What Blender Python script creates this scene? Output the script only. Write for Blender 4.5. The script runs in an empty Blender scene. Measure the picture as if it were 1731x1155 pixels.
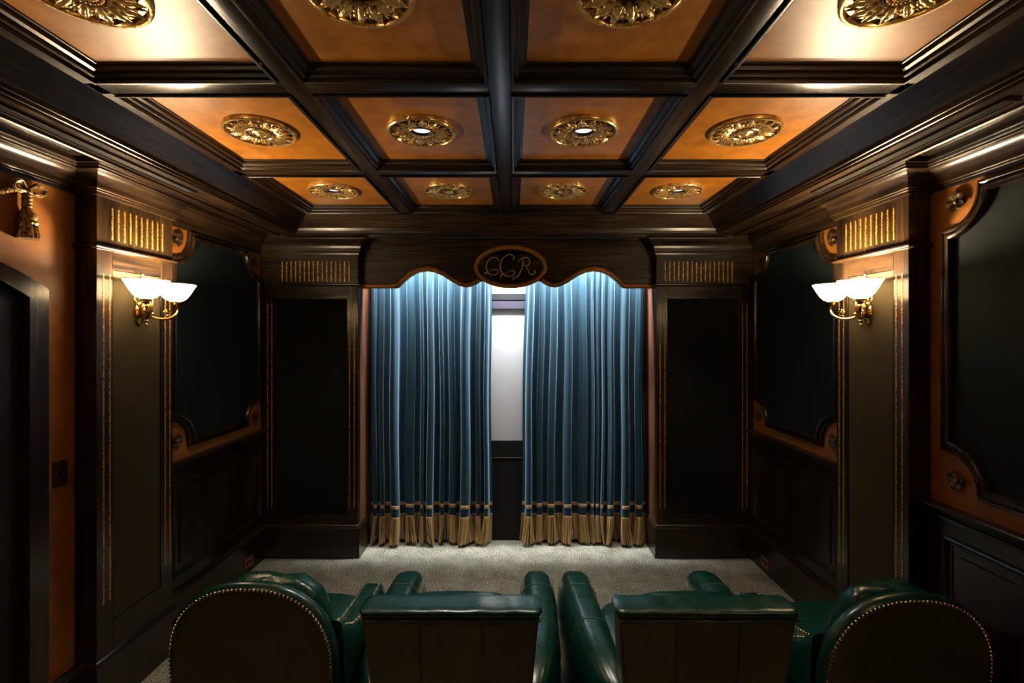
import bpy, bmesh, math, random
from mathutils import Vector, Matrix, noise
R = math.radians
PI = math.pi
random.seed(7)
scene = bpy.context.scene
COL = scene.collection

# ---------------------------------------------------------------- camera, world, light, exposure
CAMX, EYE, F = 0.055, 1.95, 820.0
cd = bpy.data.cameras.new('camera')
cd.sensor_fit = 'HORIZONTAL'; cd.sensor_width = 36.0
cd.lens = F / 1731.0 * 36.0
cd.shift_x = -2.5 / 1731.0
cd.shift_y = -9.5 / 1731.0
cd.clip_start = 0.05
cam = bpy.data.objects.new('camera', cd); COL.objects.link(cam)
cam.location = (CAMX, 0, EYE); cam.rotation_euler = (R(90), 0, 0)
scene.camera = cam

world = bpy.data.worlds.new('world'); scene.world = world
world.use_nodes = True
world.node_tree.nodes['Background'].inputs[0].default_value = (0.02, 0.016, 0.012, 1)
world.node_tree.nodes['Background'].inputs[1].default_value = 0.05

vs = scene.view_settings
vs.view_transform = 'Standard'; vs.look = 'None'; vs.gamma = 1.0; vs.use_curve_mapping = False
vs.exposure = 0.0

SCONCE_W = 38.0          # each bulb
SCONCE_COL = (1.0, 0.77, 0.49)
DOWN_W = 60.0           # each lit recessed lamp
DOWN_COL = (1.0, 0.93, 0.80)
STRIP_W = 190.0          # light strip hidden behind the valance
STRIP_COL = (0.92, 0.97, 1.0)

ald = bpy.data.lights.new('strip_light', 'AREA')
ald.shape = 'RECTANGLE'; ald.size = 2.5; ald.size_y = 0.035; ald.energy = STRIP_W; ald.color = STRIP_COL
alo = bpy.data.objects.new('strip_light', ald); COL.objects.link(alo)
alo.location = (0, 4.425, 2.738); alo.rotation_euler = (R(18), 0, 0)

# ---------------------------------------------------------------- node materials
def new_mat(name):
    m = bpy.data.materials.new(name); m.use_nodes = True
    nt = m.node_tree
    b = nt.nodes['Principled BSDF']
    return m, nt, b
def node(nt, typ, **kw):
    n = nt.nodes.new(typ)
    for k, v in kw.items(): setattr(n, k, v)
    return n
def ramp(nt, fac, stops):
    r = node(nt, 'ShaderNodeValToRGB')
    el = r.color_ramp.elements
    el[0].position, el[0].color = stops[0][0], (*stops[0][1], 1)
    el[1].position, el[1].color = stops[-1][0], (*stops[-1][1], 1)
    for p, c in stops[1:-1]:
        e = el.new(p); e.color = (*c, 1)
    nt.links.new(fac, r.inputs[0])
    return r.outputs[0]
def noise_tex(nt, scale, detail=4.0, rough=0.55, stretch=(1, 1, 1), distort=0.0):
    g = node(nt, 'ShaderNodeNewGeometry')
    mp = node(nt, 'ShaderNodeMapping'); mp.inputs['Scale'].default_value = stretch
    nt.links.new(g.outputs['Position'], mp.inputs[0])
    n = node(nt, 'ShaderNodeTexNoise')
    n.inputs['Scale'].default_value = scale; n.inputs['Detail'].default_value = detail
    n.inputs['Roughness'].default_value = rough; n.inputs['Distortion'].default_value = distort
    nt.links.new(mp.outputs[0], n.inputs['Vector'])
    return n.outputs['Fac']
def bump(nt, b, h, strength, dist=0.002):
    bp = node(nt, 'ShaderNodeBump'); bp.inputs['Strength'].default_value = strength
    bp.inputs['Distance'].default_value = dist
    nt.links.new(h, bp.inputs['Height']); nt.links.new(bp.outputs[0], b.inputs['Normal'])

def wood_mat(name, axis, dark, light, rough=0.27):
    m, nt, b = new_mat(name)
    st = [60, 60, 60]; st['xyz'.index(axis)] = 2.2
    n1 = noise_tex(nt, 1.0, 5, 0.6, st, 0.3)
    st2 = [7, 7, 7]; st2['xyz'.index(axis)] = 1.4
    n2 = noise_tex(nt, 1.0, 3, 0.5, st2)
    mx = node(nt, 'ShaderNodeMath', operation='MULTIPLY'); nt.links.new(n1, mx.inputs[0]); nt.links.new(n2, mx.inputs[1])
    c = ramp(nt, mx.outputs[0], [(0.14, dark), (0.30, tuple((a + d) / 2 for a, d in zip(dark, light))), (0.48, light)])
    nt.links.new(c, b.inputs['Base Color'])
    b.inputs['Roughness'].default_value = rough
    b.inputs['Specular IOR Level'].default_value = 0.45
    bump(nt, b, n1, 0.25, 0.0015)
    return m
WD, WL = (0.0035, 0.0022, 0.0015), (0.052, 0.026, 0.010)
wood_x = wood_mat('ebonised_wood_grain_across', 'x', WD, WL)
wood_y = wood_mat('ebonised_wood_grain_along', 'y', WD, WL)
wood_z = wood_mat('ebonised_wood_grain_upright', 'z', WD, WL)
wood_r = wood_mat('red_brown_wood_upright', 'z', (0.03, 0.010, 0.005), (0.16, 0.060, 0.028), 0.4)
door_w = wood_mat('dark_door_wood', 'z', (0.006, 0.004, 0.003), (0.03, 0.014, 0.007), 0.45)

def leather_wall(name, a, b_, rough, sc=9):
    m, nt, b = new_mat(name)
    n1 = noise_tex(nt, sc, 6, 0.65)
    n2 = noise_tex(nt, 90, 3, 0.6)
    mx = node(nt, 'ShaderNodeMix'); mx.inputs[0].default_value = 0.25
    nt.links.new(n1, mx.inputs[2]); nt.links.new(n2, mx.inputs[3])
    c = ramp(nt, mx.outputs[0], [(0.34, a), (0.64, b_)])
    nt.links.new(c, b.inputs['Base Color'])
    b.inputs['Roughness'].default_value = rough
    bump(nt, b, n2, 0.12, 0.001)
    return m
tan_ceiling = leather_wall('cognac_ceiling_leather', (0.24, 0.080, 0.006), (0.47, 0.172, 0.012), 0.37)
tan_wall = leather_wall('cognac_wall_leather', (0.21, 0.066, 0.007), (0.37, 0.130, 0.014), 0.5)

def cloth_mat(name, col, rough=0.95, sheen=0.03, sc=900):
    m, nt, b = new_mat(name)
    n = noise_tex(nt, 260, 2, 0.5)
    c = ramp(nt, n, [(0.3, tuple(x * 0.8 for x in col)), (0.7, tuple(x * 1.2 for x in col))])
    nt.links.new(c, b.inputs['Base Color'])
    b.inputs['Roughness'].default_value = rough
    b.inputs['Sheen Weight'].default_value = sheen
    b.inputs['Specular IOR Level'].default_value = 0.2
    bump(nt, b, n, 0.2, 0.001)
    return m
cloth_olive = cloth_mat('olive_black_speaker_cloth', (0.040, 0.030, 0.013))
cloth_black = cloth_mat('black_speaker_cloth', (0.006, 0.006, 0.005))
cloth_teal = cloth_mat('dark_teal_wall_fabric', (0.0028, 0.0075, 0.0080), 0.8, 0.0)
black_felt = cloth_mat('charcoal_felt', (0.016, 0.016, 0.016))

def gold_mat(name, gold, dark, cov, metallic=0.9, rough=0.3, sc=140):
    m, nt, b = new_mat(name)
    n = noise_tex(nt, sc, 4, 0.7)
    c = ramp(nt, n, [(cov, dark), (cov + 0.07, gold)])
    nt.links.new(c, b.inputs['Base Color'])
    mm = ramp(nt, n, [(cov, (0.1,) * 3), (cov + 0.07, (metallic,) * 3)])
    nt.links.new(mm, b.inputs['Metallic'])
    b.inputs['Roughness'].default_value = rough
    return m
gilt_line = gold_mat('distressed_gilt_inlay', (0.72, 0.36, 0.045), (0.05, 0.02, 0.008), 0.46, 0.35, 0.4, 110)
gilt_edge = gold_mat('mottled_gilt_border', (0.50, 0.22, 0.035), (0.07, 0.025, 0.008), 0.42, 0.4, 0.36, 110)
gilt_leaf = gold_mat('antique_gilt_plaster', (0.88, 0.56, 0.20), (0.26, 0.10, 0.025), 0.40, 0.75, 0.27, 28)
gilt_dark = gold_mat('dark_gilt_and_leaf_gap_shade', (0.42, 0.22, 0.06), (0.03, 0.015, 0.008), 0.46, 0.6, 0.32, 60)  # darker gilt; on dish and inner leaves it paints shadow between leaves
bronze = gold_mat('dark_bronze', (0.25, 0.13, 0.05), (0.02, 0.012, 0.008), 0.5, 0.7, 0.35, 90)
tassel_gold = gold_mat('antique_gold_tassel', (0.45, 0.27, 0.09), (0.05, 0.025, 0.01), 0.45, 0.6, 0.36, 80)

def plain(name, col, rough=0.5, metal=0.0, emit=None, es=0.0, spec=0.5, coat=0.0, var=0.1):
    m, nt, b = new_mat(name)
    n = noise_tex(nt, 45, 3, 0.5)
    c = ramp(nt, n, [(0.3, tuple(x * (1 - var) for x in col)), (0.7, tuple(min(1, x * (1 + var)) for x in col))])
    nt.links.new(c, b.inputs['Base Color'])
    b.inputs['Roughness'].default_value = rough; b.inputs['Metallic'].default_value = metal
    b.inputs['Specular IOR Level'].default_value = spec
    b.inputs['Coat Weight'].default_value = coat
    if emit:
        b.inputs['Emission Color'].default_value = (*emit, 1); b.inputs['Emission Strength'].default_value = es
    return m
brass = plain('polished_brass', (0.78, 0.50, 0.16), 0.18, 1.0)
brass_dull = plain('aged_brass', (0.30, 0.17, 0.05), 0.3, 0.9)
nail_brass = plain('brass_nailhead', (0.90, 0.78, 0.52), 0.24, 1.0)
matte_black = plain('matte_black_paint', (0.006, 0.006, 0.007), 0.6)
screen_white = plain('matt_white_screen', (0.80, 0.79, 0.80), 0.9, spec=0.1, var=0.01)
screen_case = plain('dark_plum_case', (0.055, 0.045, 0.07), 0.5)
wall_white = plain('off_white_paint', (0.75, 0.70, 0.66), 0.8)
lens_on = plain('lit_lamp_lens', (0.9, 0.9, 0.85), 0.4, emit=(1.0, 0.97, 0.88), es=1.6)
lens_off = plain('dark_lamp_glass', (0.012, 0.028, 0.032), 0.08, coat=1.0)
strip_on = plain('lit_strip_diffuser', (0.9, 0.9, 0.9), 0.5, emit=STRIP_COL, es=3.0)
copper_plate = plain('copper_outlet_plate', (0.42, 0.15, 0.06), 0.35, 0.5)
plate_brown = plain('bronze_switch_plate', (0.045, 0.02, 0.010), 0.35, 0.3)
m, nt, b = new_mat('bronze_gold_bullion')
gi = node(nt, 'ShaderNodeNewGeometry')
nt.links.new(ramp(nt, gi.outputs['Random Per Island'], [(0.0, (0.16, 0.085, 0.03)), (0.5, (0.42, 0.25, 0.095)), (1.0, (0.70, 0.47, 0.20))]), b.inputs['Base Color'])
b.inputs['Roughness'].default_value = 0.42; b.inputs['Metallic'].default_value = 0.1
fringe_gold = m
trim_gold = gold_mat('copper_gold_braid', (0.55, 0.33, 0.16), (0.25, 0.13, 0.06), 0.4, 0.2, 0.45, 300)

m, nt, b = new_mat('lit_opal_glass')
b.inputs['Base Color'].default_value = (0.95, 0.90, 0.80, 1)
b.inputs['Roughness'].default_value = 0.3
b.inputs['Emission Color'].default_value = (1.0, 0.80, 0.50, 1); b.inputs['Emission Strength'].default_value = 13.0
tr = node(nt, 'ShaderNodeBsdfTranslucent'); tr.inputs[0].default_value = (1.0, 0.9, 0.75, 1)
mix = node(nt, 'ShaderNodeMixShader'); mix.inputs[0].default_value = 0.42
nn = noise_tex(nt, 30, 2, 0.5)
nt.links.new(ramp(nt, nn, [(0.3, (1.0, 0.78, 0.48)), (0.7, (1.0, 0.84, 0.56))]), b.inputs['Emission Color'])
out = nt.nodes['Material Output']
nt.links.new(b.outputs[0], mix.inputs[1]); nt.links.new(tr.outputs[0], mix.inputs[2]); nt.links.new(mix.outputs[0], out.inputs[0])
opal = m

def leather(name, col, rough=0.34, coat=0.0):
    m, nt, b = new_mat(name)
    n1 = noise_tex(nt, 7, 4, 0.6)
    c = ramp(nt, n1, [(0.3, tuple(x * 0.75 for x in col)), (0.7, tuple(x * 1.2 for x in col))])
    nt.links.new(c, b.inputs['Base Color'])
    g = node(nt, 'ShaderNodeNewGeometry')
    v = node(nt, 'ShaderNodeTexVoronoi'); v.inputs['Scale'].default_value = 320
    nt.links.new(g.outputs['Position'], v.inputs['Vector'])
    n2 = noise_tex(nt, 16, 3, 0.5)
    ad = node(nt, 'ShaderNodeMath', operation='MULTIPLY_ADD')
    nt.links.new(v.outputs['Distance'], ad.inputs[0]); ad.inputs[1].default_value = 0.10; nt.links.new(n2, ad.inputs[2])
    bump(nt, b, ad.outputs[0], 0.10, 0.006)
    rr = ramp(nt, n2, [(0.3, (rough - 0.02,) * 3), (0.7, (rough + 0.05,) * 3)])
    nt.links.new(rr, b.inputs['Roughness'])
    b.inputs['Coat Weight'].default_value = coat; b.inputs['Coat Roughness'].default_value = 0.24
    return m
green = leather('bottle_green_leather', (0.004, 0.037, 0.024), 0.27, 0.25)
green_dk = leather('green_leather_painted_warm_light', (0.054, 0.049, 0.026), 0.45)  # same green leather, warm light from behind put into a browner colour
seam_mat = plain('pale_seam_thread', (0.05, 0.10, 0.08), 0.5)

# velvet
m, nt, b = new_mat('teal_velvet')
n1 = noise_tex(nt, 1.0, 3, 0.6, (25, 25, 3))
c = ramp(nt, n1, [(0.3, (0.014, 0.040, 0.063)), (0.7, (0.024, 0.063, 0.092))])
nt.links.new(c, b.inputs['Base Color'])
b.inputs['Roughness'].default_value = 0.75; b.inputs['Sheen Weight'].default_value = 0.6
b.inputs['Sheen Roughness'].default_value = 0.3; b.inputs['Sheen Tint'].default_value = (0.60, 0.82, 0.96, 1)
b.inputs['Specular IOR Level'].default_value = 0.2
bump(nt, b, n1, 0.15, 0.001)
velvet = m
# carpet
m, nt, b = new_mat('grey_beige_loop_carpet')
n1 = noise_tex(nt, 110, 3, 0.75)
n2 = noise_tex(nt, 6, 4, 0.6)
mx = node(nt, 'ShaderNodeMix'); mx.inputs[0].default_value = 0.15
nt.links.new(n1, mx.inputs[2]); nt.links.new(n2, mx.inputs[3])
c = ramp(nt, mx.outputs[0], [(0.40, (0.055, 0.050, 0.034)), (0.5, (0.22, 0.205, 0.155)), (0.60, (0.58, 0.55, 0.44))])
nt.links.new(c, b.inputs['Base Color']); b.inputs['Roughness'].default_value = 1.0
b.inputs['Specular IOR Level'].default_value = 0.1
bump(nt, b, n1, 0.8, 0.006)
carpet = m

# ---------------------------------------------------------------- mesh helpers
def world_loc(o):
    return o.location.copy() if o else Vector((0, 0, 0))
def link_mesh(name, verts, faces, mat, parent=None, local=False, smooth=35):
    """one mesh object; verts in world space unless local (then in the parent's space)"""
    me = bpy.data.meshes.new(name)
    if parent is not None and not local:
        o_ = parent.location
        p = parent.parent
        off = Vector(o_)
        while p is not None:
            off += p.location; p = p.parent
        verts = [Vector(v) - off for v in verts]
    me.from_pydata([tuple(v) for v in verts], [], faces)
    bm = bmesh.new(); bm.from_mesh(me)
    bmesh.ops.recalc_face_normals(bm, faces=bm.faces)
    bm.to_mesh(me); bm.free()
    me.materials.append(mat)
    if smooth:
        me.shade_smooth(); me.set_sharp_from_angle(angle=R(smooth))
    o = bpy.data.objects.new(name, me); COL.objects.link(o)
    if parent is not None: o.parent = parent
    return o
def share(name, me, parent, loc=(0, 0, 0), rot=(0, 0, 0), scale=(1, 1, 1)):
    o = bpy.data.objects.new(name, me); COL.objects.link(o); o.parent = parent
    o.location = loc; o.rotation_euler = rot; o.scale = scale
    return o
def tag(o, label=None, cat=None, group=None, kind=None):
    if label: o['label'] = label
    if cat: o['category'] = cat
    if group: o['group'] = group
    if kind: o['kind'] = kind
    return o
def empty(name, loc, label=None, cat=None, group=None, rz=0.0):
    o = bpy.data.objects.new(name, None); COL.objects.link(o)
    o.location = loc; o.rotation_euler = (0, 0, rz); o.empty_display_size = 0.1
    return tag(o, label, cat, group)
BOXF = [(0, 1, 3, 2), (4, 6, 7, 5), (0, 4, 5, 1), (2, 3, 7, 6), (0, 2, 6, 4), (1, 5, 7, 3)]
def box_geo(x0, x1, y0, y1, z0, z1):
    return [Vector((x, y, z)) for x in (x0, x1) for y in (y0, y1) for z in (z0, z1)], BOXF
def bevel_geo(v, f, w, seg=2):
    bm = bmesh.new()
    vs_ = [bm.verts.new(p) for p in v]
    for q in f: bm.faces.new([vs_[i] for i in q])
    bmesh.ops.recalc_face_normals(bm, faces=bm.faces)
    bmesh.ops.bevel(bm, geom=list(bm.edges), offset=w, segments=seg, affect='EDGES', profile=0.5, clamp_overlap=True)
    bm.verts.index_update()
    V = [x.co.copy() for x in bm.verts]; Fc = [tuple(x.index for x in q.verts) for q in bm.faces]
    bm.free(); return V, Fc
def box(name, x0, x1, y0, y1, z0, z1, mat, parent=None, bev=0.0, seg=2, local=False):
    x0, x1 = sorted((x0, x1)); y0, y1 = sorted((y0, y1)); z0, z1 = sorted((z0, z1))
    v, f = box_geo(x0, x1, y0, y1, z0, z1)
    if bev: v, f = bevel_geo(v, f, bev, seg)
    return link_mesh(name, v, f, mat, parent, local)
def join_geo(parts):
    V, Fc = [], []
    for v, f in parts:
        n = len(V); V += list(v); Fc += [tuple(i + n for i in q) for q in f]
    return V, Fc
def sweep_geo(path, prof, mapf, closed=False, cap=True, maxm=2.5):
    """path: 2-D points; prof: (u = in-plane offset to the left of travel, w = third coordinate)"""
    n = len(path); P = [Vector(p) for p in path]; V = []; Fc = []
    for i in range(n):
        a = P[i - 1] if (i > 0 or closed) else None
        c = P[(i + 1) % n] if (i < n - 1 or closed) else None
        d1 = (P[i] - a).normalized() if a is not None else (c - P[i]).normalized()
        d2 = (c - P[i]).normalized() if c is not None else d1
        n1 = Vector((-d1.y, d1.x)); n2 = Vector((-d2.y, d2.x))
        mm = n1 + n2
        if mm.length < 1e-5: mm = n1.copy()
        mm.normalize()
        k = min(1.0 / max(mm.dot(n1), 1e-3), maxm)
        for u, w in prof:
            q = P[i] + mm * (u * k)
            V.append(Vector(mapf(q.x, q.y, w)))
    k = len(prof)
    rng = n if closed else n - 1
    for i in range(rng):
        j = (i + 1) % n
        for t in range(k - 1):
            Fc.append((i * k + t, j * k + t, j * k + t + 1, i * k + t + 1))
    if not closed and cap:
        Fc.append(tuple(range(k - 1, -1, -1))); Fc.append(tuple((n - 1) * k + t for t in range(k)))
    return V, Fc
def lathe_geo(prof, n=24, cx=0, cy=0, cz=0, mod=None, closed_prof=False):
    V = []; Fc = []; k = len(prof)
    for i in range(n):
        a = 2 * PI * i / n
        for j, (r, z) in enumerate(prof):
            rr = r if mod is None else mod(a, j, r)
            V.append(Vector((cx + rr * math.cos(a), cy + rr * math.sin(a), cz + z)))
    for i in range(n):
        ii = (i + 1) % n
        for j in range(k - 1 if not closed_prof else k):
            jj = (j + 1) % k
            Fc.append((i * k + j, ii * k + j, ii * k + jj, i * k + jj))
    return V, Fc
def tube_geo(pts, rad, n=8, cap=True):
    P = [Vector(p) for p in pts]; V = []; Fc = []
    up = Vector((0.13, 0.31, 0.94)).normalized()
    prev = None
    for i, p in enumerate(P):
        t = (P[min(i + 1, len(P) - 1)] - P[max(i - 1, 0)])
        t = t.normalized() if t.length > 1e-9 else Vector((0, 0, 1))
        if prev is None:
            s = t.cross(up)
            if s.length < 0.05: s = t.cross(Vector((1, 0, 0)))
        else:
            s = prev - t * prev.dot(t)
        s.normalize(); prev = s
        q = t.cross(s)
        r = rad(i / max(1, len(P) - 1)) if callable(rad) else rad
        for a in range(n):
            an = 2 * PI * a / n
            V.append(p + (s * math.cos(an) + q * math.sin(an)) * r)
    for i in range(len(P) - 1):
        for a in range(n):
            b_ = (a + 1) % n
            Fc.append((i * n + a, i * n + b_, (i + 1) * n + b_, (i + 1) * n + a))
    if cap:
        Fc.append(tuple(range(n - 1, -1, -1))); Fc.append(tuple((len(P) - 1) * n + a for a in range(n)))
    return V, Fc
def catmull(pts, sub=6):
    P = [Vector(p) for p in pts]; out_ = []
    for i in range(len(P) - 1):
        p0 = P[max(i - 1, 0)]; p1 = P[i]; p2 = P[i + 1]; p3 = P[min(i + 2, len(P) - 1)]
        for s in range(sub):
            t = s / sub
            out_.append(0.5 * ((2 * p1) + (p2 - p0) * t + (2 * p0 - 5 * p1 + 4 * p2 - p3) * t * t + (3 * p1 - p0 - 3 * p2 + p3) * t ** 3))
    out_.append(P[-1]); return out_
def ellipsoid_geo(cx, cy, cz, rx, ry, rz, nu=10, nv=6):
    V = [Vector((cx, cy, cz - rz))]; Fc = []
    for j in range(1, nv):
        ph = -PI / 2 + PI * j / nv
        for i in range(nu):
            a = 2 * PI * i / nu
            V.append(Vector((cx + rx * math.cos(ph) * math.cos(a), cy + ry * math.cos(ph) * math.sin(a), cz + rz * math.sin(ph))))
    V.append(Vector((cx, cy, cz + rz)))
    for i in range(nu):
        Fc.append((0, 1 + (i + 1) % nu, 1 + i))
        for j in range(nv - 2):
            a = 1 + j * nu + i; b_ = 1 + j * nu + (i + 1) % nu
            Fc.append((a, b_, b_ + nu, a + nu))
        Fc.append((1 + (nv - 2) * nu + i, 1 + (nv - 2) * nu + (i + 1) % nu, len(V) - 1))
    return V, Fc

def grain_runs(o):
    """let the grain follow each run of a moulding that turns corners"""
    me = o.data; me.materials.clear(); me.materials.append(wood_y); me.materials.append(wood_x)
    for p in me.polygons:
        xs = [me.vertices[i].co.x for i in p.vertices]; ys = [me.vertices[i].co.y for i in p.vertices]
        p.material_index = 1 if max(xs) - min(xs) > max(ys) - min(ys) else 0
    return o
# ---------------------------------------------------------------- dimensions
WX = 2.165                   # side walls
YB, YF, YS = -2.45, 4.26, 4.66   # back wall, front column faces, screen wall
PX, PY0, PY1 = 2.055, 2.454, 3.003   # pilaster face and its near and far edge
ZB, ZP = 2.947, 2.995        # beam undersides, ceiling panels
TX, TYF, TYB = 1.73, 3.988, -2.126    # tray edge
SXB = 0.8225                   # beam spacing across
YBEAMS = [2.973, 1.956, 0.940, -0.077, -1.094]
YT, YTB = 3.972, -2.11      # fascia top edge, front and back
BH = 0.0455                   # half a beam
MI = 0.060                   # coffer moulding run

# ---------------------------------------------------------------- shell of the room
floor = box('floor', -WX - 0.1, WX + 0.1, YB - 0.1, YS + 0.1, -0.1, 0.0, carpet)
tag(floor, 'grey beige loop pile carpet', kind='structure')
WALL = {}
for s, nm in ((-1, 'left'), (1, 'right')):
    w = box('wall_' + nm, s * WX, s * (WX + 0.1), YB - 0.1, YS + 0.1, 0, 3.2, tan_wall)
    tag(w, 'cognac leather covered wall on the %s over dark wood wainscot' % nm, kind='structure'); WALL[s] = w
wf = box('wall_front', -WX, WX, YS, YS + 0.1, 0, 3.2, wall_white); tag(wf, 'off-white wall behind the screen', kind='structure')
wb = box('wall_back', -WX, WX, YB - 0.1, YB, 0, 3.2, tan_wall); tag(wb, 'cognac leather covered wall at the back', kind='structure')
ceiling = box('ceiling', -WX - 0.1, WX + 0.1, YB - 0.1, YS + 0.1, 3.06, 3.2, wood_y)
tag(ceiling, 'dark wood coffered ceiling with cognac leather panels', kind='structure')

# tray ring: sloping fascia, lip mouldings, soffit with groove and bead (one length per side, mitred)
tray_prof = [(-0.085, -0.016, ZB + 0.03), (-0.085, -0.016, ZB), (-0.080, -0.015, ZB - 0.008), (-0.030, -0.015, 2.838), (-0.026, -0.022, 2.832), (-0.020, -0.020, 2.826), (-0.018, -0.016, 2.812), (-0.008, -0.010, 2.809),
             (-0.008, -0.008, 2.797), (0.0, 0.0, 2.794), (0.0, 0.0, 2.785), (0.112, 0.112, 2.785), (0.115, 0.115, 2.79), (0.115, 0.115, 2.815), (0.212, 0.212, 2.815), (0.212, 0.212, 2.803), (0.218, 0.218, 2.798),
             (0.230, 0.230, 2.798), (0.235, 0.235, 2.803), (0.235, 0.235, 2.82), (0.50, 0.50, 2.82), (0.50, 0.50, 3.05)]
cor = [(-1, -1), (1, -1), (1, 1), (-1, 1)]
def tray_side(i):
    V = []
    for sx, sy in (cor[i], cor[(i + 1) % 4]):
        for ux, uy, w in tray_prof:
            V.append(Vector((sx * (TX + ux), (TYF + uy) if sy > 0 else (TYB - uy), w)))
    k = len(tray_prof)
    return V, [(t, k + t, k + t + 1, t + 1) for t in range(k - 1)]
for i in range(4):
    v, f = tray_side(i)
    link_mesh('cornice', v, f, wood_x if i in (0, 2) else wood_y, ceiling, smooth=25)

# beams (children of the ceiling)
XB = [-SXB, 0.0, SXB]
XE = [-(TX - 0.085), TX - 0.085]      # fascia top edges
for x in XB:
    box('beam', x - BH, x + BH, YTB, YT, ZB, 3.06, wood_y, ceiling, 0.004, 2)
xe = [XE[0]] + XB + [XE[1]]
for y in YBEAMS:
    for i in range(4):
        x0 = xe[i] + (BH if i else 0); x1 = xe[i + 1] - (BH if i < 3 else 0)
        box('cross_beam', x0, x1, y - BH, y + BH, ZB, 3.06, wood_x, ceiling, 0.004, 2)
for s in (-1, 1):
    box('edge_beam', s * (TX - 0.085), s * (TX - 0.135), YTB, YT, ZB, 3.06, wood_y, ceiling, 0.003, 1)
box('edge_beam', -1.595, 1.595, YT - 0.05, YT, ZB, 3.06, wood_x, ceiling, 0.003, 1)
box('edge_beam', -1.595, 1.595, YTB, YTB + 0.05, ZB, 3.06, wood_x, ceiling, 0.003, 1)

# coffers
cof_prof = [(0.0, ZB - 0.007), (0.004, ZB - 0.010), (0.011, ZB - 0.009), (0.013, ZB - 0.004), (0.013, ZB + 0.004), (0.020, ZB + 0.007),
            (0.027, ZB + 0.009), (0.030, ZB + 0.014), (0.030, ZB + 0.021), (0.038, ZB + 0.024), (0.046, ZB + 0.027),
            (0.048, ZB + 0.033), (0.048, ZB + 0.040), (0.056, ZB + 0.041), (0.060, ZB + 0.043), (0.060, ZP + 0.01)]
HOLE = 0.058
def panel_geo(x0, x1, y0, y1, hole=None):
    cx, cy = (x0 + x1) / 2, (y0 + y1) / 2
    if not hole:
        return box_geo(x0, x1, y0, y1, ZP, ZP + 0.02)
    hx, hy = (x1 - x0) / 2, (y1 - y0) / 2
    ang = sorted([2 * PI * k / 32 for k in range(32)] + [math.atan2(b_ * hy, a * hx) % (2 * PI) for a in (-1, 1) for b_ in (-1, 1)])
    V = []; Fc = []
    for a in ang:
        c_, s_ = math.cos(a), math.sin(a)
        k = min(hx / abs(c_) if abs(c_) > 1e-6 else 9, hy / abs(s_) if abs(s_) > 1e-6 else 9)
        V += [Vector((cx + hole * c_, cy + hole * s_, ZP)), Vector((cx + k * c_, cy + k * s_, ZP)), Vector((cx + k * c_, cy + k * s_, ZP + 0.02))]
    n = len(ang)
    for i in range(n):
        j = (i + 1) % n
        Fc += [(3 * i, 3 * j, 3 * j + 1, 3 * i + 1), (3 * i + 1, 3 * j + 1, 3 * j + 2, 3 * i + 2)]
    return V, Fc
ye = [YTB] + YBEAMS[::-1] + [YT]
MED = []     # (row from the front, column, centre)
LIT = {(0, 0), (0, 3), (1, 1), (1, 2)}
GLASS = {(2, 1), (2, 2)}
for r in range(len(ye) - 1):
    row = len(ye) - 2 - r
    y0 = ye[r] + (BH if r else 0.05); y1 = ye[r + 1] - (BH if r < len(ye) - 2 else 0.05)
    for cidx in range(4):
        x0 = xe[cidx] + (BH if cidx else 0.05); x1 = xe[cidx + 1] - (BH if cidx < 3 else 0.05)
        hole = HOLE if (row, cidx) in LIT | GLASS else None
        v, f = panel_geo(x0 + 0.03, x1 - 0.03, y0 + 0.03, y1 - 0.03, hole)
        pn = link_mesh('ceiling_panel', v, f, tan_ceiling, ceiling)
        v, f = sweep_geo([(x0, y0), (x1, y0), (x1, y1), (x0, y1)], cof_prof, lambda a, b_, w: (a, b_, w), closed=True)
        grain_runs(link_mesh('coffer_moulding', v, f, wood_x, ceiling, smooth=25))
        if row <= 2: MED.append((row, cidx, ((x0 + x1) / 2, (y0 + y1) / 2)))

# crown along walls, round pilasters and columns
crown = [(0.0, 2.665), (0.012, 2.665), (0.014, 2.672), (0.014, 2.680), (0.020, 2.683), (0.020, 2.691), (0.026, 2.694), (0.027, 2.703)]
for k in range(9):
    a = PI / 2 * k / 8
    crown.append((0.027 + 0.050 * (1 - math.cos(a)), 2.705 + 0.066 * math.sin(a)))
crown += [(0.080, 2.773), (0.080, 2.782), (0.088, 2.785), (0.092, 2.794), (0.100, 2.797), (0.100, 2.822), (0.0, 2.822)]
def crown_run(name, path, s):
    pr = [(-s * -1 * u, w) for u, w in crown] if s > 0 else [(-u, w) for u, w in crown]
    v, f = sweep_geo(path, pr, lambda a, b_, w: (a, b_, w))
    o = grain_runs(link_mesh(name, v, f, wood_y, None, smooth=25))
    return tag(o, kind='structure')
for s, nm, nr in ((-1, 'left', 1), (1, 'right', 2)):
    path = [(s * WX, YB), (s * WX, -0.575), (s * PX, -0.575), (s * PX, -0.025), (s * WX, -0.025), (s * WX, PY0), (s * PX, PY0), (s * PX, PY1), (s * WX, PY1), (s * WX, YF), (s * 1.31, YF), (s * 1.31, 4.36)]
    o = crown_run('trim_%d' % nr, path, s)
    tag(o, 'dark wood crown moulding stepping along the %s wall' % nm)
v, f = sweep_geo([(-WX, YB), (WX, YB)], crown, lambda a, b_, w: (a, b_, w))
tag(link_mesh('trim_3', v, f, wood_x, None, smooth=25), 'dark wood crown moulding on the back wall', kind='structure')

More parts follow.
